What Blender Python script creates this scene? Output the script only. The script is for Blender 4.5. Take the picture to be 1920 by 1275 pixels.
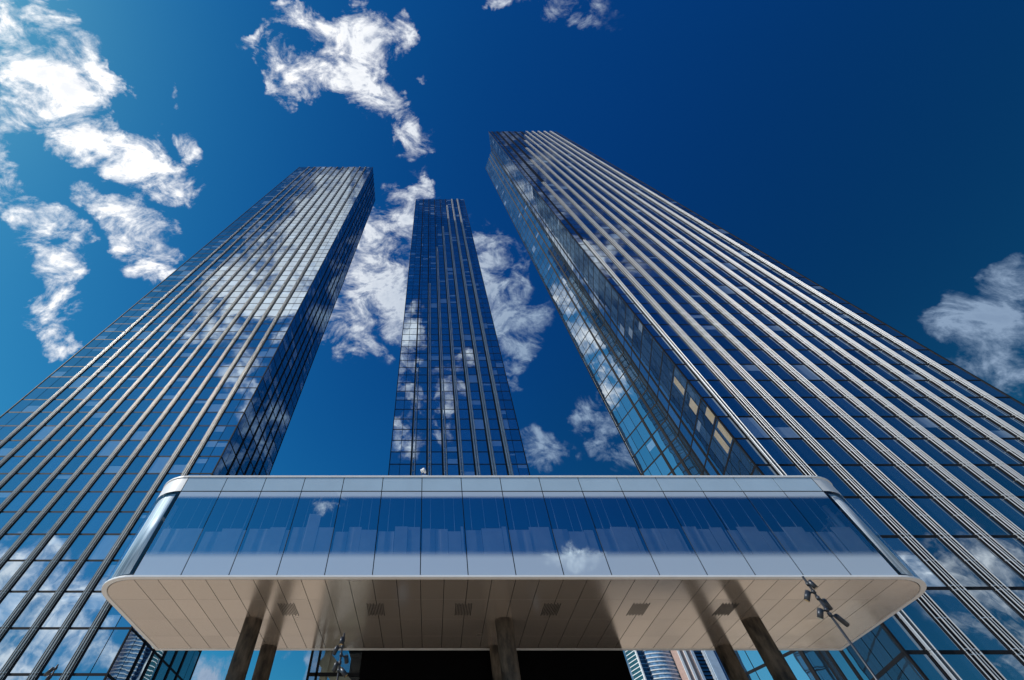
import bpy, math, random
import numpy as np
from mathutils import Vector

random.seed(7)
for o in list(bpy.data.objects):
    bpy.data.objects.remove(o, do_unlink=True)
SC = bpy.context.scene
COL = SC.collection

# ------------------------------------------------------------------ camera
PITCH = math.radians(55.39)
SP, CP, FPX = math.sin(PITCH), math.cos(PITCH), 766.0     # focal length in photo pixels
EYE = 1.6
cam = bpy.data.cameras.new('camera')
cam.sensor_fit = 'HORIZONTAL'
cam.sensor_width = 36.0
cam.lens = 36.0 * FPX / 1920.0
cam.shift_x = 154.0 / 1920.0
cam.clip_start = 0.1
cam.clip_end = 20000
camo = bpy.data.objects.new('camera', cam)
camo.location = (0, 0, EYE)
camo.rotation_euler = (math.pi / 2 + PITCH, 0, 0)
COL.objects.link(camo)
SC.camera = camo

def ray(px, py):
    u = (px - 806.0) / FPX
    v = (637.5 - py) / FPX
    return u, CP - SP * v, SP + CP * v

def at(px, py, Y):
    """real-world X and Z, at distance Y, of a point surveyed in the photograph"""
    x, y, z = ray(px, py)
    return x * Y / y, z * Y / y + EYE

# ------------------------------------------------------------------ sun, sky, exposure
SUN = Vector((-0.74, -0.20, 0.64)).normalized()
SKY_STRENGTH = 0.10
sl = bpy.data.lights.new('sun', 'SUN')
sl.energy = 4.6
sl.angle = math.radians(0.5)
sl.color = (1.0, 0.93, 0.83)
slo = bpy.data.objects.new('sun', sl)
slo.rotation_euler = SUN.to_track_quat('Z', 'Y').to_euler()
slo.location = (0, 0, 400)
COL.objects.link(slo)

SC.view_settings.view_transform = 'Standard'
SC.view_settings.look = 'None'
SC.view_settings.gamma = 1.0
SC.view_settings.use_curve_mapping = False
SC.view_settings.exposure = 0.0
SC.cycles.max_bounces = 7
SC.cycles.glossy_bounces = 4
SC.cycles.diffuse_bounces = 3
SC.cycles.transparent_max_bounces = 8
SC.cycles.sample_clamp_indirect = 6.0
SC.cycles.sample_clamp_direct = 30.0
SC.cycles.use_denoising = True

class NT:
    """small helper for node trees"""
    def __init__(self, tree):
        self.t = tree
        tree.nodes.clear()
    def n(self, kind, _in=None, **kw):
        nd = self.t.nodes.new(kind)
        for k, v in kw.items():
            setattr(nd, k, v)
        for k, v in (_in or {}).items():
            s = nd.inputs[k]
            if isinstance(v, bpy.types.NodeSocket):
                self.t.links.new(v, s)
            else:
                s.default_value = v
        return nd
    def math(self, op, a, b=0.0, c=0.0, clamp=False):
        nd = self.n('ShaderNodeMath', {0: a, 1: b, 2: c}, operation=op)
        nd.use_clamp = clamp
        return nd.outputs[0]
    def vmath(self, op, a, b=(0, 0, 0)):
        nd = self.n('ShaderNodeVectorMath', {0: a, 1: b}, operation=op)
        return nd.outputs['Value'] if op in ('DOT_PRODUCT', 'LENGTH') else nd.outputs[0]
    def ramp(self, x, a, b, c=0.0, d=1.0, smooth=True):
        nd = self.n('ShaderNodeMapRange', {0: x, 1: a, 2: b, 3: c, 4: d})
        nd.interpolation_type = 'SMOOTHSTEP' if smooth else 'LINEAR'
        nd.clamp = True
        return nd.outputs[0]
    def mix(self, f, a, b, mode='MIX'):
        nd = self.n('ShaderNodeMix', data_type='RGBA', blend_type=mode)
        nd.clamp_factor = True
        for i, v in ((0, f), (6, a), (7, b)):
            if isinstance(v, bpy.types.NodeSocket):
                self.t.links.new(v, nd.inputs[i])
            else:
                nd.inputs[i].default_value = v
        return nd.outputs[2]
    def noise(self, vec, scale, detail=4, rough=0.5, dist=0.0):
        return self.n('ShaderNodeTexNoise', {'Vector': vec, 'Scale': scale, 'Detail': detail, 'Roughness': rough, 'Distortion': dist}).outputs['Fac']

# clouds: (photo px, px, half length, half height, angle, weight); kept as directions on the sky
CLOUDS_AHEAD = [
    (70, 110, 90, 68, 20, 1.7), (20, 100, 50, 60, 0, 1.4), (105, 190, 105, 38, 38, 1.7), (165, 262, 110, 34, 18, 1.9),
    (285, 312, 58, 48, 20, .95), (75, 235, 38, 30, 0, .7), (195, 150, 40, 15, 38, .8), (258, 190, 20, 9, 30, .7), (305, 155, 9, 18, 0, .55),
    (-8, 330, 34, 58, 0, .9),
    (195, 392, 50, 28, 38, .9), (262, 448, 66, 36, 42, .95), (308, 482, 28, 42, 10, .7),
    (72, 425, 40, 34, 35, .9), (112, 485, 36, 44, 0, .9), (108, 555, 34, 55, 0, .85), (80, 590, 30, 26, 40, .7), (118, 642, 44, 15, 35, .7),
    (572, 38, 36, 22, 20, .75), (632, 50, 62, 24, 18, .7), (668, 80, 40, 46, 0, .95), (655, 120, 46, 40, 0, .85), (600, 140, 66, 30, 5, .9),
    (530, 132, 24, 40, -10, .8), (690, 148, 34, 36, 30, .95), (732, 208, 46, 26, 52, .8), (768, 262, 28, 24, 40, .75),
    (751, 60, 20, 32, 12, .8), (494, 70, 9, 26, 25, .5), (800, 146, 11, 8, 20, .45),
    (748, 412, 34, 52, 10, .95), (700, 478, 56, 62, 0, 1.0), (696, 560, 80, 62, 0, 1.0), (660, 605, 44, 42, 0, .8), (735, 605, 40, 46, 0, .7), (690, 425, 13, 34, 20, .6),
    (795, 370, 18, 10, 0, .7),
    (905, 480, 34, 50, 0, .8), (930, 545, 42, 70, -8, 1.0), (955, 610, 50, 62, 0, 1.0), (985, 655, 26, 20, 0, .6),
    (1122, 800, 32, 42, -20, .85), (1000, 840, 46, 26, 20, .75), (1045, 855, 24, 10, 0, .5), (1180, 868, 30, 30, 0, .7), (962, 712, 10, 14, 0, .5),
    (1845, 592, 84, 42, -12, 1.5), (1890, 655, 90, 48, 0, 1.7), (1925, 545, 50, 34, 0, 1.3), (1920, 720, 22, 16, 0, .55),
    (1065, 12, 66, 26, 10, .55), (938, 6, 20, 16, 0, .5),
    (382, 1268, 34, 28, 0, .95), (594, 1245, 14, 46, 15, .6), (1192, 1262, 34, 46, 0, .9), (535, 1222, 16, 10, 0, .45),
]
CLOUDS_BEHIND = [     # seen in the glass of the facades that face the camera
    (590, 440, 80, 60, -30, 2.0), (640, 400, 50, 50, -30, 1.7), (520, 500, 70, 50, -30, 1.8), (460, 540, 60, 44, -20, 1.4), (560, 560, 70, 50, -30, 1.3), (430, 600, 50, 36, -20, .7), (470, 720, 34, 60, -35, .75),
    (60, 1100, 95, 60, -20, .9), (135, 1120, 40, 60, 0, .8), (10, 1210, 60, 70, 0, .8), (215, 1066, 24, 40, 30, .6), (150, 1200, 60, 40, -20, .7), (300, 1180, 24, 26, 0, .5), (245, 1250, 30, 40, 0, .45),
    (752, 660, 22, 60, 0, .62), (788, 640, 12, 50, 0, .6), (762, 790, 22, 44, 0, .62), (862, 690, 20, 34, 0, .65), (828, 760, 12, 50, 0, .5),
    (1800, 1040, 80, 42, 0, .55), (1850, 1110, 100, 56, 0, .6), (1725, 1060, 60, 24, 10, .45), (1895, 1230, 60, 40, 0, .5),
    (620, 945, 34, 16, 0, .6), (1100, 1040, 62, 18, 0, .6), (1000, 310, 60, 40, 0, .5), (1100, 440, 90, 50, 30, .5),
]

def stereo(px, py, flip):
    x, y, z = ray(px, py)
    if flip:
        y = -y
    l = math.sqrt(x * x + y * y + z * z)
    return np.array((x / (l + z), y / (l + z)))

world = bpy.data.worlds.new('World')
SC.world = world
world.use_nodes = True
W = NT(world.node_tree)
dirn = W.n('ShaderNodeTexCoord').outputs['Generated']
sky = W.n('ShaderNodeTexSky', sky_type='NISHITA')
sky.sun_disc = False
sky.sun_elevation = math.asin(SUN.z)
sky.sun_rotation = math.atan2(SUN.x, SUN.y)
sky.air_density = 1.0
sky.dust_density = 0.3
sky.ozone_density = 3.0
skyc = sky.outputs[0]
# polarised, deeply saturated blue: a contrast curve on each channel of the physical sky
sc3 = W.n('ShaderNodeSeparateColor', {0: skyc})
sd = W.vmath('DOT_PRODUCT', dirn, tuple(SUN))
def shoulder(x, a, b_):
    return W.math('DIVIDE', W.math('MULTIPLY', x, b_), W.math('MULTIPLY_ADD', x, a, 1.0))
pol = W.math('MULTIPLY', W.ramp(sd, -0.40, 0.40, 0.46, 1.12), 1.0 / SKY_STRENGTH)
chan = [W.math('MULTIPLY', shoulder(W.math('MULTIPLY', W.math('POWER', sc3.outputs[i], p), k), a, b_), pol)
        for i, (p, k, a, b_) in enumerate(((3.0, 0.0055, 8.0, 1.15), (2.1, 0.0300, 2.0, 1.25), (1.45, 0.0500, 1.2, 1.40)))]
sep = W.n('ShaderNodeSeparateXYZ', {0: dirn})
rear = W.ramp(sep.outputs[1], 0.0, -0.45)          # the sky behind the camera is a purer blue
skyc = W.n('ShaderNodeCombineColor', {0: W.math('MULTIPLY', chan[0], W.math('MULTIPLY_ADD', rear, -0.25, 1.0)),
                                      1: W.math('MULTIPLY', chan[1], W.math('MULTIPLY_ADD', rear, -0.03, 1.0)),
                                      2: W.math('MULTIPLY', chan[2], W.math('MULTIPLY_ADD', rear, 0.16, 1.0))}).outputs[0]
zc = W.math('MAXIMUM', sep.outputs[2], -0.2)
den = W.math('ADD', zc, 1.0)
pl = W.n('ShaderNodeCombineXYZ', {0: W.math('DIVIDE', sep.outputs[0], den), 1: W.math('DIVIDE', sep.outputs[1], den), 2: 0.0}).outputs[0]
warp = W.n('ShaderNodeTexNoise', {'Vector': dirn, 'Scale': 11.0, 'Detail': 5.0, 'Roughness': 0.6}).outputs['Color']
wv = W.vmath('SUBTRACT', warp, (0.5, 0.5, 0.5))
wv = W.n('ShaderNodeVectorMath', {0: wv, 'Scale': 0.075}, operation='SCALE').outputs[0]
plw = W.vmath('ADD', pl, wv)
field = None
for lst, flip in ((CLOUDS_AHEAD, False), (CLOUDS_BEHIND, True)):
    for (cx, cy, rx, ry, ang, wgt) in lst:
        c = stereo(cx, cy, flip)
        J = np.stack([(stereo(cx + 4, cy, flip) - c) / 4, (stereo(cx, cy + 4, flip) - c) / 4], axis=1)
        a = math.radians(ang)
        A = J @ np.array([[math.cos(a) * rx, -math.sin(a) * ry], [math.sin(a) * rx, math.cos(a) * ry]])
        U, S_, _ = np.linalg.svd(A)
        rot = math.atan2(U[1, 0], U[0, 0])
        gn = W.n('ShaderNodeTexGradient', {'Vector': plw}, gradient_type='SPHERICAL')
        tm = gn.texture_mapping
        tm.vector_type = 'TEXTURE'
        tm.translation = (c[0], c[1], 0)
        tm.rotation = (0, 0, rot)
        tm.scale = (S_[0] * 1.75, S_[1] * 1.75, 1)
        f = W.math('MULTIPLY', gn.outputs['Fac'], wgt)       # wgt * (1 - r)
        field = f if field is None else W.math('ADD', field, f)
field = W.math('DIVIDE', field, W.math('MULTIPLY_ADD', field, 0.9, 0.75))       # overlapping banks level off
cv = W.n('ShaderNodeMapping', {'Vector': dirn, 'Rotation': (0.3, 0.2, 0.7), 'Scale': (1.0, 1.45, 1.0)}).outputs[0]
big = W.noise(cv, 13.0, 12, 0.62, 0.5)
lit = W.noise(W.vmath('ADD', cv, tuple(SUN * 0.016)), 13.0, 7, 0.62, 0.5)
fine = W.noise(cv, 46.0, 8, 0.70, 1.2)
dens = W.math('MULTIPLY_ADD', big, 6.6, -3.30 - 0.38)
dens = W.math('ADD', dens, W.math('MULTIPLY_ADD', fine, 1.3, -0.65))
dens = W.math('ADD', dens, W.math('MULTIPLY', field, 1.75))
inside = W.ramp(field, 0.02, 0.22)
alpha = W.math('MULTIPLY', W.math('POWER', W.ramp(dens, -0.25, 1.2, smooth=False), 1.5), inside)
# light on the clouds: white towards the sun, blue grey away from it, self-shadowed on the far side
back = W.ramp(sep.outputs[1], -0.1, -0.5)
toward = W.math('MAXIMUM', W.ramp(sd, 0.15, 0.95), W.math('MULTIPLY', back, 0.9))
self_ = W.ramp(W.math('SUBTRACT', lit, big), -0.08, 0.24, 0, .8)
self_ = W.math('MAXIMUM', self_, W.ramp(dens, 1.1, 2.3, 0, .45))
ccol = W.mix(toward, (0.30, 0.42, 0.60, 1), (1.0, 1.0, 1.0, 1))
ccol = W.mix(W.math('MULTIPLY', self_, W.math('MULTIPLY_ADD', toward, -0.25, 0.80)), ccol, (0.17, 0.26, 0.42, 1))
gain = W.math('MULTIPLY', W.math('MULTIPLY_ADD', back, 0.55, W.math('MULTIPLY_ADD', toward, 0.32, 0.85)), 1.0 / SKY_STRENGTH)
ccol = W.n('ShaderNodeVectorMath', {0: ccol, 'Scale': gain}, operation='SCALE').outputs[0]
allc = W.mix(alpha, skyc, ccol)
bg = W.n('ShaderNodeBackground', {'Color': allc, 'Strength': SKY_STRENGTH})
W.t.links.new(bg.outputs[0], W.n('ShaderNodeOutputWorld').inputs[0])
world.cycles.sampling_method = 'MANUAL'
world.cycles.sample_map_resolution = 512

# ------------------------------------------------------------------ materials
def mat(name):
    m = bpy.data.materials.new(name)
    m.use_nodes = True
    return m, NT(m.node_tree)

def out(N, sh):
    N.t.links.new(sh, N.n('ShaderNodeOutputMaterial').inputs[0])

def simple(name, col, rough=0.5, metal=0.0, var=0.0, scale=3.0, spec=0.5, bump=0.0, stretch=None):
    m, N = mat(name)
    v = N.n('ShaderNodeTexCoord').outputs['Object']
    if stretch:
        v = N.n('ShaderNodeMapping', {'Vector': v, 'Scale': stretch}).outputs[0]
    nz = N.noise(v, scale, 6, 0.6)
    c = N.mix(N.ramp(nz, 0.3, 0.7), tuple(x * (1 - var) for x in col) + (1,), tuple(min(1, x * (1 + var)) for x in col) + (1,))
    b = N.n('ShaderNodeBsdfPrincipled', {'Base Color': c, 'Roughness': N.ramp(nz, 0.25, 0.75, rough * (1 - var * .5), rough * (1 + var * .5)), 'Metallic': metal, 'Specular IOR Level': spec})
    if bump:
        bn = N.n('ShaderNodeBump', {'Height': N.noise(v, scale * 6, 4, 0.6), 'Strength': bump, 'Distance': 0.02})
        N.t.links.new(bn.outputs[0], b.inputs['Normal'])
    out(N, b.outputs[0])
    return m

def tower_glass(name, tint, dark, ior):
    """coated facade glass: mirror-like sheen over a dark room, blinds and boards seen behind single panes"""
    m, N = mat(name)
    uv = N.n('ShaderNodeUVMap', uv_map='UVMap').outputs[0]
    vv = N.n('ShaderNodeSeparateXYZ', {0: uv})
    at_ = N.n('ShaderNodeAttribute', attribute_name='pane')
    sp = N.n('ShaderNodeSeparateColor', {0: at_.outputs['Color']})
    v0, v1, tone = sp.outputs[0], sp.outputs[1], sp.outputs[2]
    cream = at_.outputs['Alpha']
    inb = N.math('MULTIPLY', N.math('GREATER_THAN', vv.outputs[1], v0), N.math('LESS_THAN', vv.outputs[1], v1))
    pos = N.n('ShaderNodeTexCoord').outputs['Object']
    nz = N.noise(pos, 0.9, 4, 0.6)
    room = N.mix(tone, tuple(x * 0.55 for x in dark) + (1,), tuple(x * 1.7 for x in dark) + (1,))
    streak = N.noise(N.n('ShaderNodeMapping', {'Vector': pos, 'Scale': (5, 5, .35)}).outputs[0], 1.4, 4, .6)
    inner_screen = N.mix(streak, (0.16, 0.23, 0.32, 1), (0.26, 0.34, 0.44, 1))
    base = N.mix(inb, room, inner_screen)
    board = N.mix(nz, (0.42, 0.35, 0.22, 1), (0.70, 0.60, 0.40, 1))
    uu = vv.outputs[0]
    part = N.math('MULTIPLY', N.math('MULTIPLY', N.math('GREATER_THAN', uu, N.math('MULTIPLY', tone, .35)), N.math('LESS_THAN', uu, .97)),
                  N.math('MULTIPLY', N.math('GREATER_THAN', vv.outputs[1], .06), N.math('LESS_THAN', vv.outputs[1], N.math('MULTIPLY_ADD', tone, .4, .55))))
    base = N.mix(N.math('MULTIPLY', cream, part), base, board)
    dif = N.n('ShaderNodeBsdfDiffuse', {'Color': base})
    bump = N.n('ShaderNodeBump', {'Height': N.noise(pos, 0.35, 2, .5), 'Strength': 0.10, 'Distance': 0.05})
    glo = N.n('ShaderNodeBsdfGlossy', {'Color': tint + (1,), 'Roughness': 0.012, 'Normal': bump.outputs[0]})
    fr = N.n('ShaderNodeFresnel', {'IOR': ior}).outputs[0]
    fac = N.math('MULTIPLY', fr, N.ramp(tone, 0, 1, 0.97, 1.02, False), clamp=True)
    mx = N.n('ShaderNodeMixShader', {0: fac, 1: dif.outputs[0], 2: glo.outputs[0]})
    out(N, mx.outputs[0])
    return m

M = {}
M['glass'] = tower_glass('facade_glass', (0.76, 0.89, 1.0), (0.012, 0.034, 0.085), 5.2)
M['clear_side'] = tower_glass('side_glass', (0.84, 0.94, 1.0), (0.014, 0.032, 0.07), 5.0)
M['facet'] = tower_glass('facet_glass', (0.86, 0.94, 1.0), (0.024, 0.052, 0.09), 9.0)
M['side'] = tower_glass('side_face_glass', (0.80, 0.93, 1.0), (0.012, 0.04, 0.10), 9.0)
M['black'] = simple('black_frame', (0.010, 0.011, 0.014), 0.6, 0.0, 0.2, 2.0, 0.12)
M['alu'] = simple('pale_aluminium', (0.36, 0.38, 0.41), 0.40, 0.55, 0.08, 1.2, stretch=(1, 1, .2))
M['champagne'] = simple('champagne_aluminium', (0.42, 0.42, 0.405), 0.42, 0.58, 0.10, 1.2, stretch=(1, 1, .2))
M['white'] = simple('white_panel', (0.78, 0.79, 0.80), 0.3, 0.0, 0.03, 2.0)
M['panel'] = simple('spandrel_glass_panel', (0.41, 0.54, 0.66), 0.12, 0.0, 0.04, 0.6)
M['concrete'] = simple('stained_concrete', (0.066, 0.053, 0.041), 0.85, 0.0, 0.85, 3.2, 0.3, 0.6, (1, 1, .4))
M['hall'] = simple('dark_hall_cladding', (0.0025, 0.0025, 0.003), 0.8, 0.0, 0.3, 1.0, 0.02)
M['paving'] = None
M['steel'] = simple('dark_grey_lamp_steel', (0.035, 0.042, 0.055), 0.38, 0.4, 0.15, 8.0)
M['lens'] = simple('amber_lens', (0.75, 0.55, 0.28), 0.15, 0.3, 0.1, 20.0)
M['beam'] = simple('beige_beam', (0.42, 0.38, 0.27), 0.7, 0.0, 0.15, 1.5)
M['sheet'] = simple('grey_protective_sheet', (0.20, 0.215, 0.24), 0.8, 0.0, 0.12, 1.3)
M['inner_screen'] = simple('painted_glare_streaks', (0.66, 0.72, 0.80), 0.45, 0.0, 0.60, 2.6, stretch=(3, 3, .10))  # pale streaked colour standing in for reflections on the corner glass
M['interior'] = simple('dark_interior', (0.022, 0.03, 0.05), 0.8, 0.0, 0.3, 0.5)
M['roof'] = simple('grey_roof', (0.28, 0.28, 0.28), 0.9, 0.0, 0.2, 0.4)
M['brick'] = simple('pink_brick', (0.38, 0.27, 0.24), 0.9, 0.0, 0.15, 0.8)
M['ribbed'] = simple('pale_ribbed_cladding', (0.40, 0.50, 0.62), 0.5, 0.0, 0.1, 0.5)
M['navy'] = simple('navy_glass', (0.01, 0.03, 0.10), 0.08, 0.0, 0.2, 0.5, 0.9)
M['teal'] = simple('teal_glass', (0.02, 0.07, 0.09), 0.08, 0.0, 0.3, 0.5, 0.9)
M['skyglass'] = simple('pale_blue_glass', (0.14, 0.26, 0.42), 0.08, 0.0, 0.5, 0.25, 0.9)

def soffit_mat():
    m, N = mat('soffit_panel')
    pos = N.n('ShaderNodeTexCoord').outputs['Object']
    nz = N.noise(pos, 0.5, 3, 0.5)
    c = N.mix(nz, (0.64, 0.555, 0.48, 1), (0.71, 0.63, 0.555, 1))
    isl = N.n('ShaderNodeNewGeometry').outputs['Random Per Island']     # no two panels quite alike
    c = N.mix(N.math('MULTIPLY', isl, 0.16), c, (0.36, 0.32, 0.29, 1))
    bump = N.n('ShaderNodeBump', {'Height': N.noise(pos, 0.8, 2, .5), 'Strength': 0.10, 'Distance': 0.05})
    b = N.n('ShaderNodeBsdfPrincipled', {'Base Color': c, 'Metallic': 0.70, 'Roughness': N.math('ADD', N.ramp(nz, .3, .7, 0.15, 0.22), N.math('MULTIPLY', isl, 0.06)), 'Normal': bump.outputs[0]})
    out(N, b.outputs[0])
    return m
M['soffit'] = soffit_mat()

def pav_glass(name, frit, refl_ior, see):
    m, N = mat(name)
    uv = N.n('ShaderNodeUVMap', uv_map='UVMap').outputs[0]
    v = N.n('ShaderNodeSeparateXYZ', {0: uv}).outputs[1]
    pos = N.n('ShaderNodeTexCoord').outputs['Object']
    bump = N.n('ShaderNodeBump', {'Height': N.noise(pos, 0.5, 2, .5), 'Strength': 0.08, 'Distance': 0.05})
    tr = N.n('ShaderNodeBsdfTransparent', {'Color': see + (1,)})
    glo = N.n('ShaderNodeBsdfGlossy', {'Color': (0.70, 0.86, 1.0, 1), 'Roughness': 0.01, 'Normal': bump.outputs[0]})
    r0 = ((refl_ior - 1) / (refl_ior + 1)) ** 2
    facing = N.n('ShaderNodeLayerWeight', {'Blend': 0.5}).outputs['Facing']
    fr = N.math('MULTIPLY_ADD', N.math('POWER', facing, 5.0), 1 - r0, r0)
    if frit:
        dots = N.n('ShaderNodeBsdfDiffuse', {'Color': (0.52, 0.60, 0.68, 1)})
        f = N.math('MAXIMUM', N.ramp(v, 0.27, 0.17), N.ramp(v, 0.895, 0.955))
        tr = N.n('ShaderNodeMixShader', {0: f, 1: tr.outputs[0], 2: dots.outputs[0]})
        fr = N.math('MULTIPLY', fr, N.math('MULTIPLY_ADD', f, -0.55, 1.0))      # the printed dots dull the mirror
    mx = N.n('ShaderNodeMixShader', {0: fr, 1: tr.outputs[0], 2: glo.outputs[0]})
    out(N, mx.outputs[0])
    return m
M['window'] = pav_glass('fritted_window_glass', True, 4.8, (0.86, 0.94, 1.0))
M['cornerglass'] = pav_glass('curved_corner_glass', False, 1.6, (0.84, 0.92, 0.98))

def paving_mat():
    m, N = mat('paving_slabs')
    pos = N.n('ShaderNodeTexCoord').outputs['Object']
    br = N.n('ShaderNodeTexBrick', {'Vector': pos, 'Color1': (0.50, 0.43, 0.35, 1), 'Color2': (0.44, 0.38, 0.31, 1), 'Mortar': (0.2, 0.18, 0.16, 1), 'Scale': 1.0, 'Mortar Size': 0.006, 'Brick Width': 1.2, 'Row Height': 0.6})
    c = N.mix(N.noise(pos, 0.3, 5, .6), br.outputs[0], (0.40, 0.34, 0.28, 1))
    out(N, N.n('ShaderNodeBsdfPrincipled', {'Base Color': c, 'Roughness': 0.8}).outputs[0])
    return m
M['paving'] = paving_mat()
M['asphalt'] = simple('asphalt_ground', (0.16, 0.15, 0.14), 0.9, 0.0, 0.3, 0.2)

# ------------------------------------------------------------------ mesh helpers
def wloc(p):
    v = Vector((0, 0, 0))
    while p is not None:
        v += p.location
        p = p.parent
    return v

def tag(o, label=None, cat=None, group=None, kind=None):
    for k, v in (('label', label), ('category', cat), ('group', group), ('kind', kind)):
        if v:
            o[k] = v
    return o

def empty(name, loc, label=None, cat=None, group=None):
    o = bpy.data.objects.new(name, None)
    o.location = loc
    o.empty_display_size = 0.5
    COL.objects.link(o)
    return tag(o, label, cat, group)

class MB:
    def __init__(s):
        s.v, s.f, s.uv, s.pane, s.sm = [], [], {}, {}, set()
    def face(s, pts, uv=None, pane=None, smooth=False):
        b = len(s.v)
        s.v += [tuple(p) for p in pts]
        s.f.append(tuple(range(b, b + len(pts))))
        i = len(s.f) - 1
        if uv: s.uv[i] = uv
        if pane: s.pane[i] = pane
        if smooth: s.sm.add(i)
    def idx(s, verts, faces, smooth=False):
        b = len(s.v)
        s.v += [tuple(p) for p in verts]
        for f in faces:
            s.f.append(tuple(b + i for i in f))
            if smooth: s.sm.add(len(s.f) - 1)
    def box(s, x0, y0, z0, x1, y1, z1):
        s.prism([(x0, y0), (x1, y0), (x1, y1), (x0, y1)], z0, z1)
    def prism(s, poly, z0, z1, smooth=False, caps=True):
        """poly counter-clockwise seen from above"""
        n = len(poly)
        vs = [(x, y, z0) for x, y in poly] + [(x, y, z1) for x, y in poly]
        fs = [(i, (i + 1) % n, n + (i + 1) % n, n + i) for i in range(n)]
        s.idx(vs, fs, smooth)
        if caps:
            b = len(s.v) - 2 * n
            s.f.append(tuple(b + n + i for i in range(n)))
            s.f.append(tuple(b + i for i in reversed(range(n))))
    def tube(s, p0, p1, r0, r1=None, n=12, caps=True):
        p0, p1 = Vector(p0), Vector(p1)
        r1 = r0 if r1 is None else r1
        ax = (p1 - p0).normalized()
        a = ax.orthogonal().normalized()
        b = ax.cross(a)
        vs = []
        for p, r in ((p0, r0), (p1, r1)):
            for i in range(n):
                t = 2 * math.pi * i / n
                vs.append(p + r * (math.cos(t) * a + math.sin(t) * b))
        s.idx(vs, [(i, (i + 1) % n, n + (i + 1) % n, n + i) for i in range(n)], True)
        if caps:
            k = len(s.v) - 2 * n
            s.f.append(tuple(k + n + i for i in range(n)))
            s.f.append(tuple(k + i for i in reversed(range(n))))
    def obox(s, p, ux, uy, uz):
        """box spanned by three vectors from corner p"""
        p, ux, uy, uz = map(Vector, (p, ux, uy, uz))
        vs = [p, p + ux, p + ux + uy, p + uy]
        vs += [q + uz for q in vs]
        s.idx(vs, [(3, 2, 1, 0), (4, 5, 6, 7), (0, 1, 5, 4), (1, 2, 6, 5), (2, 3, 7, 6), (3, 0, 4, 7)])
    def build(s, name, m, parent=None, kind=None, bevel=0.0):
        off = wloc(parent)
        me = bpy.data.meshes.new(name)
        me.from_pydata([(x - off.x, y - off.y, z - off.z) for x, y, z in s.v], [], s.f)
        if s.uv:
            ul = me.uv_layers.new(name='UVMap')
            for i, u in s.uv.items():
                for li, c in zip(me.polygons[i].loop_indices, u):
                    ul.data[li].uv = c
        if s.pane:
            at_ = me.attributes.new('pane', 'FLOAT_COLOR', 'FACE')
            for i, c in s.pane.items():
                at_.data[i].color = c
        for i in s.sm:
            me.polygons[i].use_smooth = True
        me.materials.append(m)
        o = bpy.data.objects.new(name, me)
        COL.objects.link(o)
        if parent is not None:
            o.parent = parent
        if kind:
            o['kind'] = kind
        if bevel:
            bv = o.modifiers.new('bevel', 'BEVEL')
            bv.width, bv.segments, bv.limit_method = bevel, 2, 'ANGLE'
        return o

# ------------------------------------------------------------------ ground
g = MB(); g.face([(-6000, -6000, 0), (6000, -6000, 0), (6000, 6000, 0), (-6000, 6000, 0)])
tag(g.build('ground', M['asphalt']), kind='structure')
g = MB(); g.face([(-140, -90, .004), (140, -90, .004), (140, 130, .004), (-140, 130, .004)])
tag(g.build('plaza_paving', M['paving']), kind='structure')

# ------------------------------------------------------------------ towers
TOP = 261.6
FLOORS = [0.0, 4.3, 8.6, 12.82, 17.05, 21.3, 25.2, 28.95, 32.5, 35.85, 39.15, 42.4] + [42.4 + (TOP - 42.4) / 65 * i for i in range(1, 66)]

def project(p):
    x, y, z = p[0], p[1], p[2] - EYE
    zc = CP * y + SP * z
    if zc < .1:
        return None
    return 806 + FPX * x / zc, 637.5 - FPX * (CP * z - SP * y) / zc

def hidden_by_pavilion(q):
    return 893 < q[1] < 1222 and 200 < q[0] < 1730

def inset(poly, d):
    n = len(poly); res = []
    for i in range(n):
        p, a, b = Vector(poly[i]), Vector(poly[i - 1]), Vector(poly[(i + 1) % n])
        e0, e1 = (p - a).normalized(), (b - p).normalized()
        n0, n1 = Vector((-e0.y, e0.x)), Vector((-e1.y, e1.x))
        k = (n0 + n1).normalized()
        res.append(tuple(p + k * (d / max(.3, k.dot(n0)))))
    return res

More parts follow.
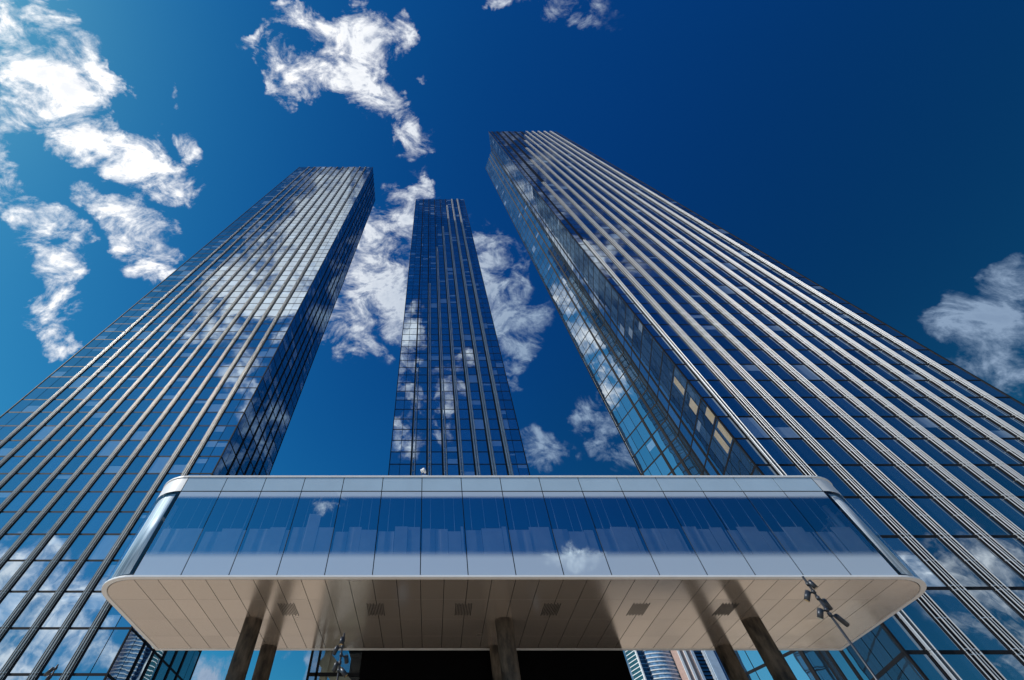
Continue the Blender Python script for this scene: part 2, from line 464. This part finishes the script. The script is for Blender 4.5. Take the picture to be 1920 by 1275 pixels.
def make_tower(root, plan, cuts, glass, blinds, cream=None, facets={}):
    """plan: counter-clockwise corners; cuts[i]: pane edges (metres from the side's start) of side i"""
    body = MB(); body.prism(inset(plan, .07), 0, TOP - .2); body.build('building_core', M['black'], root)
    for (x, y) in plan:
        b = MB(); b.box(x - .09, y - .09, 0, x + .09, y + .09, TOP - .17); b.build('corner_trim', M['black'], root)
    rf = MB(); rf.prism(inset(plan, .02), TOP - .16, TOP + .05); rf.build('roof_coping', M['black'], root)
    for k, z in enumerate(FLOORS[1:-1]):
        h = .125
        b = MB(); b.prism(inset(plan, -.014), z - h, z + h); b.build('floor_band', M['black'], root)
    panes = []
    n = len(plan)
    for i in range(n):
        A, B = Vector(plan[i]), Vector(plan[(i + 1) % n])
        e = (B - A).normalized(); nrm = Vector((e.y, -e.x))
        for c in range(len(cuts[i]) - 1):
            s0, s1 = cuts[i][c] + .05, cuts[i][c + 1] - .05
            for fl in range(len(FLOORS) - 1):
                z0, z1 = FLOORS[fl] + .08, FLOORS[fl + 1] - .08
                tx, tz = random.gauss(0, .0009), random.gauss(0, .0009)
                pts = []
                for (s_, z_) in ((s0, z0), (s1, z0), (s1, z1), (s0, z1)):
                    off = tx * (s_ - (s0 + s1) / 2) + tz * (z_ - (z0 + z1) / 2)
                    p = A + e * s_ + nrm * off
                    pts.append((p.x, p.y, z_))
                tone = random.random()
                r = random.random()
                rowbias = .5 + .5 * math.sin(fl * 1.7 + i)
                if r < blinds * (0.45 + rowbias):
                    k = random.random()
                    if k < .45: v0, v1 = 0.0, random.choice((.34, .42, .5, .62))
                    elif k < .8: v0, v1 = random.choice((.5, .6, .72)), random.choice((.86, .92, 1.0))
                    else: v0, v1 = 0.0, 1.0
                else:
                    v0, v1 = 2.0, 2.0
                cr = 1.0 if cream and cream(i, c, fl) else 0.0
                q = [project(p) for p in pts]
                area = 0
                if all(q):
                    cx, cy = sum(a[0] for a in q) / 4, sum(a[1] for a in q) / 4
                    ctr = Vector((sum(p[0] for p in pts) / 4, sum(p[1] for p in pts) / 4))
                    if nrm.dot(ctr) < 0 and -40 < cx < 1960 and 0 < cy < 1320 and not hidden_by_pavilion((cx, cy)):
                        area = abs(sum(q[j][0] * q[(j + 1) % 4][1] - q[(j + 1) % 4][0] * q[j][1] for j in range(4))) / 2
                panes.append((area, pts, (v0, v1, tone, cr), facets.get(i, glass)))
    panes.sort(key=lambda t: -t[0])
    UV = [(0, 0), (1, 0), (1, 1), (0, 1)]
    rest = {}
    for k, (a, pts, col, gm) in enumerate(panes):
        if k < 96 and a > 0:
            b = MB(); b.face(pts, UV, col); b.build('window_pane', gm, root)
        else:
            rest.setdefault(gm.name, (MB(), gm))[0].face(pts, UV, col)
    for mb, gm in rest.values():
        mb.build('curtain_glazing', gm, root, kind='stuff')

def bar(mb, x0, w, yb, d, z0, z1):
    """upright bar with a round nose towards -Y"""
    n = 5
    pts = [(x0 + w / 2 - w / 2 * math.cos(math.pi * i / n), yb - d * .45 - d * .55 * math.sin(math.pi * i / n)) for i in range(n + 1)]
    poly = [(x0, yb)] + pts + [(x0 + w, yb)]
    k = len(poly)
    vs = [(x, y, z0) for x, y in poly] + [(x, y, z1) for x, y in poly]
    mb.idx(vs, [(i, i + 1, k + i + 1, k + i) for i in range(k - 1)], True)
    mb.idx(vs, [(k - 1, 0, k, 2 * k - 1), tuple(reversed(range(k))), tuple(range(k, 2 * k))])

def make_fin(root, bars, x, yface, ztop, stand, material, zfrom=0.0, brackets=2):
    mb = MB()
    for i in range(len(FLOORS) - 1):
        z0, z1 = FLOORS[i] + .012, min(FLOORS[i + 1] - .012, ztop)
        if z0 >= ztop - .1:
            break
        for (bx, w, d) in bars:
            bar(mb, x + bx, w, yface - stand, d, z0, z1)
        if z0 < 60:
            xs, xe = bars[0][0], bars[-1][0] + bars[-1][1]
            for j in range(brackets + 1):
                zz = z0 + .15 + (z1 - z0 - .3) * j / max(1, brackets)
                mb.box(x + xs + .05, yface - stand - .02, zz - .03, x + xe - .05, yface - .02, zz + .03)
    return mb.build('fin', material, root)

def make_channel(root, x, w, yface):
    mb = MB(); mb.box(x, yface - .05, 0, x + w, yface + .06, TOP - .02); mb.build('channel', M['black'], root)

def splits(edges):
    return edges

# left tower
LY0, LY1, LX0, LX1 = 53.61, 72.73, -77.87, -34.1
left = empty('glass_tower', ((LX0 + LX1) / 2, (LY0 + LY1) / 2, 0), 'blue glass skyscraper on the left with bright champagne fins up its whole front', 'skyscraper')
LF = [-72.66 + 3.385 * k for k in range(11)]
fc = [0, -75.3 - LX0]
for x in LF:
    fc += [x - LX0, x + 1.06 - LX0]
fc += [-36.0 - LX0, LX1 - LX0]
side = LY1 - LY0
sc_ = [0, 1.9, 3.8, 4.3, 6.5, 7.0, 9.2, 9.7, 11.9, 12.4, 14.6, 15.1, 17.2, side]
def left_cream(i, c, fl): return False
make_tower(left, [(LX0, LY0), (LX1, LY0), (LX1, LY1), (LX0, LY1)], [fc, sc_, [0, LX1 - LX0], [0, side]], M['glass'], .27, None, {1: M['side']})
for k, x in enumerate(LF):
    make_channel(left, x, 1.06, LY0)
    make_fin(left, [(0.0, .05, .06), (.17, .17, .10), (.47, .17, .10), (.80, .05, .06)], x, LY0, TOP + .1, .10, M['champagne'])
for k in range(5):
    s = 3.8 + 2.7 * k
    mb = MB(); mb.box(LX1 - .02, LY0 + s + .08, 0, LX1 + .13, LY0 + s + .42, TOP); mb.build('channel', M['black'], left)

# middle tower
MY0, MX0, MX1 = 72.56, -8.75, 21.1
MY1 = MY0 + 19.0
mid = empty('glass_tower', ((MX0 + MX1) / 2, (MY0 + MY1) / 2, 0), 'narrow dark blue glass skyscraper standing between the two bigger towers', 'skyscraper')
MF = [-4.2 + 3.44 * k for k in range(7)]
fc = [0, -6.5 - MX0]
for x in MF:
    fc += [x - MX0, x + .3 - MX0, x + 1.1 - MX0]
fc += [18.95 - MX0, MX1 - MX0]
make_tower(mid, [(MX0, MY0), (MX1, MY0), (MX1, MY1), (MX0, MY1)], [fc, [0, 19 / 3, 38 / 3, 19], [0, MX1 - MX0], [0, 19 / 3, 38 / 3, 19]], M['glass'], .17)
MT = [92.7, 145.4, 182.6, 211.1, 248.4, TOP + .1, TOP + .1]
for k, x in enumerate(MF):
    make_channel(mid, x - .05, .42, MY0)
    w = .16 + .05 * k
    make_fin(mid, [(.30, w, .22), (.80, w, .22)], x, MY0, MT[k], .12, M['alu'])

# right tower
RY0, RX0, RX1 = 34.54, 33.55, 71.8
RA, RB, RC = (RX0, RY0), (35.9, 44.94), (33.21, 53.91)
right = empty('glass_tower', (52.5, 44.0, 0), 'tallest looking glass skyscraper on the right with silver fins and a notched side', 'skyscraper')
RF = [34.3 + 3.388 * k for k in range(11)]
fc = [0]
for k, x in enumerate(RF):
    if k == 0: fc += [x + .75 - RX0, x + 1.35 - RX0]
    else: fc += [x - RX0, x + 1.2 - RX0]
fc += [RX1 - RX0]
LAB = (Vector(RB) - Vector(RA)).length
LBC = (Vector(RC) - Vector(RB)).length
plan = [RC, RB, RA, (RX1, RY0), (RX1, RC[1])]
cream_set = {(1, 6, 11), (1, 6, 10), (1, 7, 9), (1, 7, 8), (1, 6, 8), (0, 4, 7)}
make_tower(right, plan, [[0, 1.75, 3.5, 5.2, 5.6, 7.4, 7.8, LBC], [0, .9, 1.3, 3.1, 3.5, 5.3, 7.1, 8.9, LAB], fc, [0, 10, RC[1] - RY0], [0, RX1 - RC[0]]], M['clear_side'], .05, lambda i, c, fl: (i, c, fl) in cream_set, {0: M['facet'], 1: M['facet']})
RT = [91.6, 145.3, 182.1, 209.2, 230.4, 248.0] + [TOP + .6] * 5
for k, x in enumerate(RF):
    if k == 0:
        make_channel(right, x + .75, .6, RY0)
        make_fin(right, [(.80, .10, .26), (1.18, .10, .26)], x, RY0, RT[k], .16, M['alu'])
    else:
        make_channel(right, x, 1.2, RY0)
        e = min(1.0, k / 8)
        make_fin(right, ([(.04, .07, .07), (.42, .10, .10), (.68, .07, .08), (.98, .10, .10)] if k < 5 else [(.04, .06, .08), (.40, .10, .10), (.66, .10, .10), (.94, .09, .10)]), x, RY0, RT[k], .10 + .13 * e, M['alu'])
for A, B, ds in ((RC, RB, (5.2, 7.4)), (RB, RA, (.9, 3.1))):
    e = (Vector(B) - Vector(A)).normalized(); nn = Vector((e.y, -e.x))
    for d in ds:
        p = Vector(A) + e * d
        mb = MB(); mb.obox((p.x - nn.x * .03, p.y - nn.y * .03, 0), (e.x * .4, e.y * .4, 0), (nn.x * .1, nn.y * .1, 0), (0, 0, TOP)); mb.build('channel', M['black'], right)

# ------------------------------------------------------------------ pavilion
PX0, PX1, PY0, PY1, PZ0, PZ1 = -12.1, 18.2, 15.0, 21.55, 8.68, 12.88
RAD = 1.63
pav = empty('pavilion', (3.04, 18.3, 0), 'long white and glass pavilion raised on concrete columns in front of the towers', 'pavilion')
def outline(d=0.0, n=10):
    """rounded front corners, square back corners, counter-clockwise; d insets"""
    x0, x1, y0, y1, r = PX0 + d, PX1 - d, PY0 + d, PY1 - d, max(.05, RAD - d)
    pts = [(x0 + r - r * math.cos(t), y0 + r - r * math.sin(t)) for t in [math.pi / 2 * i / n for i in range(n + 1)]]
    pts += [(x1 - r + r * math.sin(t), y0 + r - r * math.cos(t)) for t in [math.pi / 2 * i / n for i in range(n + 1)]]
    pts += [(x1, y1), (x0, y1)]
    return pts
ZW0, ZW1 = PZ0 + .07, 12.11      # window band
b = MB(); b.prism(outline(.18), PZ1 - .32, PZ1 - .03); b.build('roof_slab', M['roof'], pav)
b = MB(); b.prism(outline(-.03), PZ1 - .05, PZ1 + .02); b.build('roof_coping', M['white'], pav)
b = MB(); b.prism(outline(.10), PZ0 + .035, PZ0 + .16); b.build('floor_slab', M['interior'], pav)
b = MB(); b.prism(outline(.22), ZW1 + .02, PZ1 - .34); b.build('ceiling', M['interior'], pav)
b = MB(); b.box(PX0 + .3, PY1 - 1.2, PZ0 + .17, PX1 - .3, PY1 - 1.05, ZW1); b.build('back_wall', M['interior'], pav)
# trim
ring_o, ring_i = outline(-.02), outline(.165)
def ring(mb, o_, i_, z0, z1):
    n = len(o_)
    vs = [(x, y, z0) for x, y in o_] + [(x, y, z1) for x, y in o_] + [(x, y, z0) for x, y in i_] + [(x, y, z1) for x, y in i_]
    fs = []
    for k in range(n):
        j = (k + 1) % n
        fs += [(k, j, n + j, n + k), (2 * n + j, 2 * n + k, 3 * n + k, 3 * n + j), (n + k, n + j, 3 * n + j, 3 * n + k), (j, k, 2 * n + k, 2 * n + j)]
    mb.idx(vs, fs)
b = MB(); ring(b, ring_o, ring_i, PZ0 - .01, PZ0 + .06); b.build('edge_trim', M['white'], pav, bevel=.012)
# soffit: separate metal panels with open joints below a black backing
b = MB(); b.prism(outline(.17), PZ0 + .02, PZ0 + .03); b.build('soffit_backing', M['black'], pav)
inner = outline(.19)
def clip(poly, ax, val, keep_less):
    res = []
    n = len(poly)
    for i in range(n):
        p, q = poly[i], poly[(i + 1) % n]
        ip = (p[ax] <= val) == keep_less
        iq = (q[ax] <= val) == keep_less
        if ip: res.append(p)
        if ip != iq:
            t = (val - p[ax]) / (q[ax] - p[ax])
            res.append(tuple(p[k] + t * (q[k] - p[k]) for k in (0, 1)))
    return res
rows = [PY0, 16.70, 18.39, 20.03, PY1]
PW = 1.689
P0 = 3.04 - 8 * PW
colsx = [PX0] + [P0 - .5 * PW * 0 + .5 * PW * k for k in range(0, 33)] + [PX1]
sf = MB()
for ci in range(len(colsx) - 1):
    for ri in range(4):
        g_ = .011
        gy = .004
        poly = inner
        for ax, val, less in ((0, colsx[ci] + g_, False), (0, colsx[ci + 1] - g_, True), (1, rows[ri] + gy, False), (1, rows[ri + 1] - gy, True)):
            poly = clip(poly, ax, val, less) if poly else poly
        if len(poly) >= 3:
            sf.prism(poly, PZ0 - .002, PZ0 + .012)
sf.build('soffit', M['soffit'], pav)
for k in range(6):
    x = -5.46 + 3.375 * k
    b = MB()
    for j in range(11):
        xx = x - .30 + .06 * j
        b.box(xx - .009, 16.98 + .10 * (j % 2), PZ0 - .012, xx + .009, 18.06 - .10 * (j % 2), PZ0 - .005)
    b.build('vent_grille', M['black'], pav)
# columns
def column(x, y):
    prof = [(0, .345), (1.6, .345), (1.62, .338), (1.66, .338), (1.68, .345), (4.3, .345), (4.32, .338), (4.36, .338), (4.38, .345), (6.9, .345), (6.92, .338), (6.96, .338), (6.98, .345), (PZ0, .345)]
    b = MB(); n = 28
    vs = [(x + r * math.cos(2 * math.pi * i / n), y + r * math.sin(2 * math.pi * i / n), z) for z, r in prof for i in range(n)]
    b.idx(vs, [(j * n + i, j * n + (i + 1) % n, (j + 1) * n + (i + 1) % n, (j + 1) * n + i) for j in range(len(prof) - 1) for i in range(n)], True)
    return b.build('column', M['concrete'], pav)
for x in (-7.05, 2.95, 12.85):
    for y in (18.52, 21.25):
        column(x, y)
# facade
WUV = [(0, 0), (1, 0), (1, 1), (0, 1)]
b = MB()
for k in range(17):
    x = P0 + PW * k
    b.box(x - .014, PY0 + .035, ZW0, x + .014, PY0 + .085, PZ1 - .06)
b.box(P0, PY0 + .035, ZW1 - .0, P0 + 16 * PW, PY0 + .085, ZW1 + .045)
b.build('glazing_frame', M['black'], pav)
random.seed(23)
for k in range(16):
    x0, x1 = P0 + PW * k + .016, P0 + PW * (k + 1) - .016
    b = MB(); b.box(x0, PY0, ZW1 + .045, x1, PY0 + .03, PZ1 - .06); b.build('parapet_panel', M['panel'], pav)
    b = MB(); t = [random.gauss(0, .0016) for _ in range(4)]
    b.face([(x0, PY0 + .005 + t[0], ZW0), (x1, PY0 + .005 + t[1], ZW0), (x1, PY0 + .005 + t[2] , ZW1), (x0, PY0 + .005 + t[3], ZW1)], WUV)
    b.build('window', M['window'], pav)
    # grey sheets stood against the inside of the glass, with an uneven top
    x = x0 + .03
    while x < x1 - .12:
        w = min(random.choice((.5, .62, .8)), x1 - .02 - x)
        h = 10.58 + random.choice((-.12, -.05, 0, 0, .05, .08))
        if k == 3 and x > x0 + .4 and x < x0 + 1.0: h = 11.2
        if k == 15 and x > x0 + 1.1: break
        b = MB(); y_ = PY0 + .16 + random.uniform(0, .05)
        b.box(x, y_, PZ0 + .17, x + w - .012, y_ + .012, h); b.build('protective_sheet', M['sheet'], pav)
        x += w
    for j in range(3):
        xx = x0 + PW * (.2 + .3 * j) + random.uniform(-.1, .1)
        b = MB(); b.box(xx - .011, PY0 + .3, 10.4, xx + .011, PY0 + .32, ZW1 + .02); b.build('hanging_rod', M['sheet'], pav)
# rounded corners
for sgn in (0, 1):
    n = 10
    arc = outline(.0, n)[:n + 1] if sgn == 0 else outline(.0, n)[n + 1:2 * n + 2]
    if sgn == 0: arc = [(PX0, PY1 - .1)] + arc[:-1] + [(P0 - .016, PY0)]
    else: arc = [(P0 + 16 * PW + .016, PY0)] + arc[1:] + [(PX1, PY1 - .1)]
    for nm, z0, z1, mm in (('corner_parapet', ZW1 + .045, PZ1 - .06, M['white']), ('corner_window', ZW0, ZW1, M['cornerglass'])):
        b = MB()
        vs = [(x, y, z) for z in (z0, z1) for x, y in arc]
        m_ = len(arc)
        if nm == 'corner_parapet':
            ins = [(x + (3.04 - x) * .002, y + .03) for x, y in arc]
            vs += [(x, y, z) for z in (z0, z1) for x, y in ins]
        b.idx(vs, [(i, i + 1, m_ + i + 1, m_ + i) for i in range(m_ - 1)], True)
        o = b.build(nm, mm, pav)
        if nm == 'corner_window':
            me = o.data; ul = me.uv_layers.new(name='UVMap')
            for pg in me.polygons:
                for li, c in zip(pg.loop_indices, WUV): ul.data[li].uv = c
    # added pale screen inside the curved glass; its streaks paint the bright reflections
    ia = outline(.10, n)[:n + 1] if sgn == 0 else outline(.10, n)[n + 1:2 * n + 2]
    ia = [(PX0 + .1, PY1 - 1.3)] + ia[:-1] if sgn == 0 else ia[1:] + [(PX1 - .1, PY1 - 1.3)]
    b = MB(); m_ = len(ia)
    b.idx([(x, y, z) for z in (PZ0 + .17, ZW1 - .02) for x, y in ia], [(i, i + 1, m_ + i + 1, m_ + i) for i in range(m_ - 1)], True)
    o = b.build('corner_glare_screen', M['inner_screen'], pav)
    so = o.modifiers.new('thick', 'SOLIDIFY'); so.thickness = .01
    cx = PX0 + 1.05 if sgn == 0 else PX1 - 1.05
    b = MB(); b.tube((cx, PY0 + 1.05, PZ0 + .17), (cx, PY0 + 1.05, ZW1), .11, n=16); b.build('corner_post', M['white'], pav)
    cx2 = PX0 + .45 if sgn == 0 else PX1 - .45
    b = MB(); b.box(cx2 - .04, PY0 + 1.9, PZ0 + .17, cx2 + .04, PY0 + 1.98, ZW1); b.build('corner_post', M['white'], pav)

# roof dish antennas
dish = empty('dish_antenna', (-.13, 15.3, PZ1), 'pair of small white drum antennas on a bracket at the pavilion roof edge', 'antenna')
zb = PZ1 + .02
DX = at(796, 890, 15.1)[0]
b = MB()
for x in (-.10, .02, .12): b.box(DX + x - .012, 15.05, zb, DX + x + .012, 15.09, zb + .05)
b.box(DX - .13, 15.05, zb + .05, DX + .15, 15.09, zb + .075)
b.box(DX - .12, 15.15, zb, DX - .08, 15.19, zb + .12)
b.build('bracket', M['white'], dish)
for (px, py, r) in ((795.5, 882.5, .125), (791.2, 883, .085)):
    x, z = at(px, py, 15.12)
    b = MB(); c = Vector((x, 15.12, z)); ax = Vector((.86, -.45, .18)).normalized()
    b.tube(c - ax * .03, c + ax * .03, r, n=20); b.tube(c + ax * .03, c + ax * .055, r, r * .6, n=20)
    o = b.build('drum', M['white'], dish)
    b = MB(); b.tube((x - .02, 15.13, zb + .06), tuple(c - ax * .03), .018, n=8); b.build('mount', M['steel'], dish)

# ------------------------------------------------------------------ entrance hall under and behind the pavilion
HX0, HX1, HXG, HY = -3.0, 8.55, -5.2, 21.62
hall = empty('entrance_hall', (2.5, 27, 0), 'black clad entrance hall under the back edge of the pavilion', 'building')
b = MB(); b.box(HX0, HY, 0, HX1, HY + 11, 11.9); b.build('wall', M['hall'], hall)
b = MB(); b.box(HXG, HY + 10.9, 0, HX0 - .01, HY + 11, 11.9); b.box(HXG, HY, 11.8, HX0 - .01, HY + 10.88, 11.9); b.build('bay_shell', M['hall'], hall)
b = MB(); b.face([(HXG, HY + .1, 0), (HX0, HY + .1, 0), (HX0, HY + .1, 11.7), (HXG, HY + .1, 11.7)], WUV); b.build('window', M['cornerglass'], hall)
b = MB(); b.face([(HXG, HY + 10.8, 0), (HXG, HY + .1, 0), (HXG, HY + .1, 11.7), (HXG, HY + 10.8, 11.7)], WUV); b.build('window', M['cornerglass'], hall)
b = MB()
for x in (HXG, HXG + .35):
    b.box(x - .05, HY + .02, 0, x + .05, HY + .09, 11.75)
for z in (6.1, 7.85): b.box(HXG + .06, HY + .02, z - .06, HX0, HY + .09, z + .06)
b.build('window_frame', M['black'], hall)
for (p0, p1, r) in (((-4.6, 22.3, 8.9), (-2.4, 22.3, 6.9), .30), ((-4.3, 22.9, 7.6), (-2.2, 22.9, 5.6), .28), ((-4.95, 22.1, 5.2), (-4.6, 22.1, 11), .14)):
    b = MB(); d = Vector(p1) - Vector(p0); b.obox(Vector(p0), d, (0, .3, 0), Vector((d.z, 0, -d.x)).normalized() * r * 2); b.build('beam', M['beam'], hall)
for (x0, x1, z0, z1) in ((-1.55, -1.25, 6.0, 6.55), (-1.2, -1.1, 6.0, 6.6), (5.0, 5.1, 6.2, 6.95), (5.14, 5.22, 6.2, 6.95)):
    b = MB(); b.box(x0 + .0, HY - .012, z0, x1, HY - .002, z1); b.build('painted_sky_slit', M['skyglass'], hall)  # thin plates whose pale blue stands in for sky showing through gaps

# ------------------------------------------------------------------ spotlight poles
def pole(label, base_px, Y, lamps, r=.032):
    x, z = at(base_px[0], base_px[1], Y)
    root = empty('light_pole', (x, Y, 0), label, 'light pole', 'plaza spotlight poles')
    b = MB(); b.tube((x, Y, 0), (x, Y, z), r * 1.15, r * .9, n=14); b.tube((x, Y, 0), (x, Y, .04), .16, n=16); b.build('pole', M['steel'], root)
    for (ax, ay, bx, by, dy, tilt) in lamps:
        x0, z0 = at(ax, ay, Y + dy); x1, z1 = at(bx, by, Y + dy + tilt)
        p0, p1 = Vector((x0, Y + dy, z0)), Vector((x1, Y + dy + tilt, z1))
        d = (p1 - p0).normalized()
        b = MB(); b.tube(p0, p1, .063, n=18); b.tube(p0 - d * .02, p0, .045, .063, n=18)
        sp = b.build('spotlight', M['steel'], root)
        b = MB(); b.tube(p1 + d * .002, p1 + d * .006, .052, n=18); b.build('lens', M['lens'], sp)
        hub = p0 + d * .06
        b = MB(); b.tube(hub, (x, Y, hub.z + .04), .022, n=8); b.tube((x, Y, hub.z - .0), (x, Y, hub.z + .08), r * 1.5, n=12); b.build('bracket', M['steel'], sp)
    return root
pole('tall spotlight pole before the right end of the pavilion, five lamps', (1505, 1081), 12.0,
     [(1517, 1090, 1530, 1102, -.12, .0), (1515, 1109, 1513, 1126, .0, .09), (1544, 1125, 1557, 1142, .12, .12), (1538, 1142, 1538, 1159, -.02, .10), (1568, 1155, 1588, 1171, .05, .14)])
pole('spotlight pole in front of the glazed bay left of the dark hall', (645.6, 1187), 15.0,
     [(642, 1196, 639.5, 1208, -.12, .0), (633, 1213, 626, 1226, .0, .14), (632, 1243, 626, 1258, .0, .15), (640, 1255, 649, 1267, -.1, .02), (649, 1230, 650, 1243, .12, .1)])
pole('spotlight pole at the left edge before the left tower, only its top showing', (109, 1246), 18.0,
     [(99, 1254, 85, 1265, .0, .14), (93, 1268, 84, 1280, -.1, .14)])

# ------------------------------------------------------------------ far buildings beyond the pavilion
FY = 450.0
def fx(px): return at(px, 1246, FY)[0]
def banded(root, poly, z1, body_m, band_m, pitch, bandh, name='wall'):
    b = MB(); b.prism(poly, 0, z1); b.build(name, body_m, root)
    b = MB(); z = pitch
    o_ = inset(poly, -.35)
    while z < z1:
        b.prism(o_, z - bandh / 2, z + bandh / 2); z += pitch
    b.build('balcony_bands', band_m, root)
far1 = empty('round_glass_tower', (fx(1225), FY + 15, 0), 'far curved glass tower with pale floor bands behind the pavilion', 'skyscraper')
x0, x1, x2, x3 = fx(1187), fx(1201), fx(1219), fx(1268)
banded(far1, [(x0 + 3, FY + 16), (x1, FY + 2), (x1, FY + 25)], 205, M['teal'], M['white'], 3.0, .5)
b = MB(); b.box(x1 - .2, FY + .5, 0, x1 + .9, FY + 3, 205); b.build('pilaster', M['white'], far1)
banded(far1, [(x1 + .9, FY + 6), (x2, FY + 6), (x2, FY + 25), (x1 + .9, FY + 25)], 200, M['navy'], M['skyglass'], 3.0, .6)
arcp = [(x2 + (x3 - x2) * i / 8, FY + 4 - 5 * math.sin(math.pi * (.1 + .8 * i / 8))) for i in range(9)]
banded(far1, arcp + [(x3, FY + 25), (x2, FY + 25)], 210, M['skyglass'], M['white'], 3.0, .75)
far2 = empty('brick_tower', (fx(1292), FY + 5, 0), 'far pink brick tower with white stripes beside the curved glass tower', 'skyscraper')
a, c = fx(1269), fx(1316)
b = MB(); b.box(a, FY - 10, 0, c, FY + 20, 190); b.build('wall', M['brick'], far2)
for p0, p1, mm in ((1269, 1273, 'white'), (1280.5, 1285, 'white'), (1294.5, 1299, 'ribbed'), (1314, 1318, 'white')):
    b = MB(); b.box(fx(p0), FY - 10.8, 0, fx(p1), FY - 10.02, 190); b.build('pilaster', M[mm], far2)
b = MB(); b.box(fx(1299.5), FY - 10.4, 0, fx(1313.8), FY - 10.02, 190); gl = b.build('window_strip', M['navy'], far2)
b = MB()
for i in range(70):
    b.box(fx(1299.6), FY - 10.75, i * 2.7 + .3, fx(1313.7), FY - 10.43, i * 2.7 + 1.1)
b.build('spandrel_slats', M['hall'], far2)
far3 = empty('blue_striped_tower', (fx(1340), FY + 5, 0), 'far pale blue ribbed tower with navy vertical stripes seen beside a column', 'skyscraper')
a, c = fx(1319), fx(1362)
b = MB(); b.box(a, FY - 12, 0, c, FY + 20, 195); b.build('wall', M['ribbed'], far3)
for p0, p1 in ((1335, 1337.6), (1339, 1343.4), (1344.6, 1349), (1350.2, 1355)):
    b = MB(); b.box(fx(p0), FY - 12.5, 0, fx(p1), FY - 12.02, 195); b.build('window_strip', M['navy'], far3)
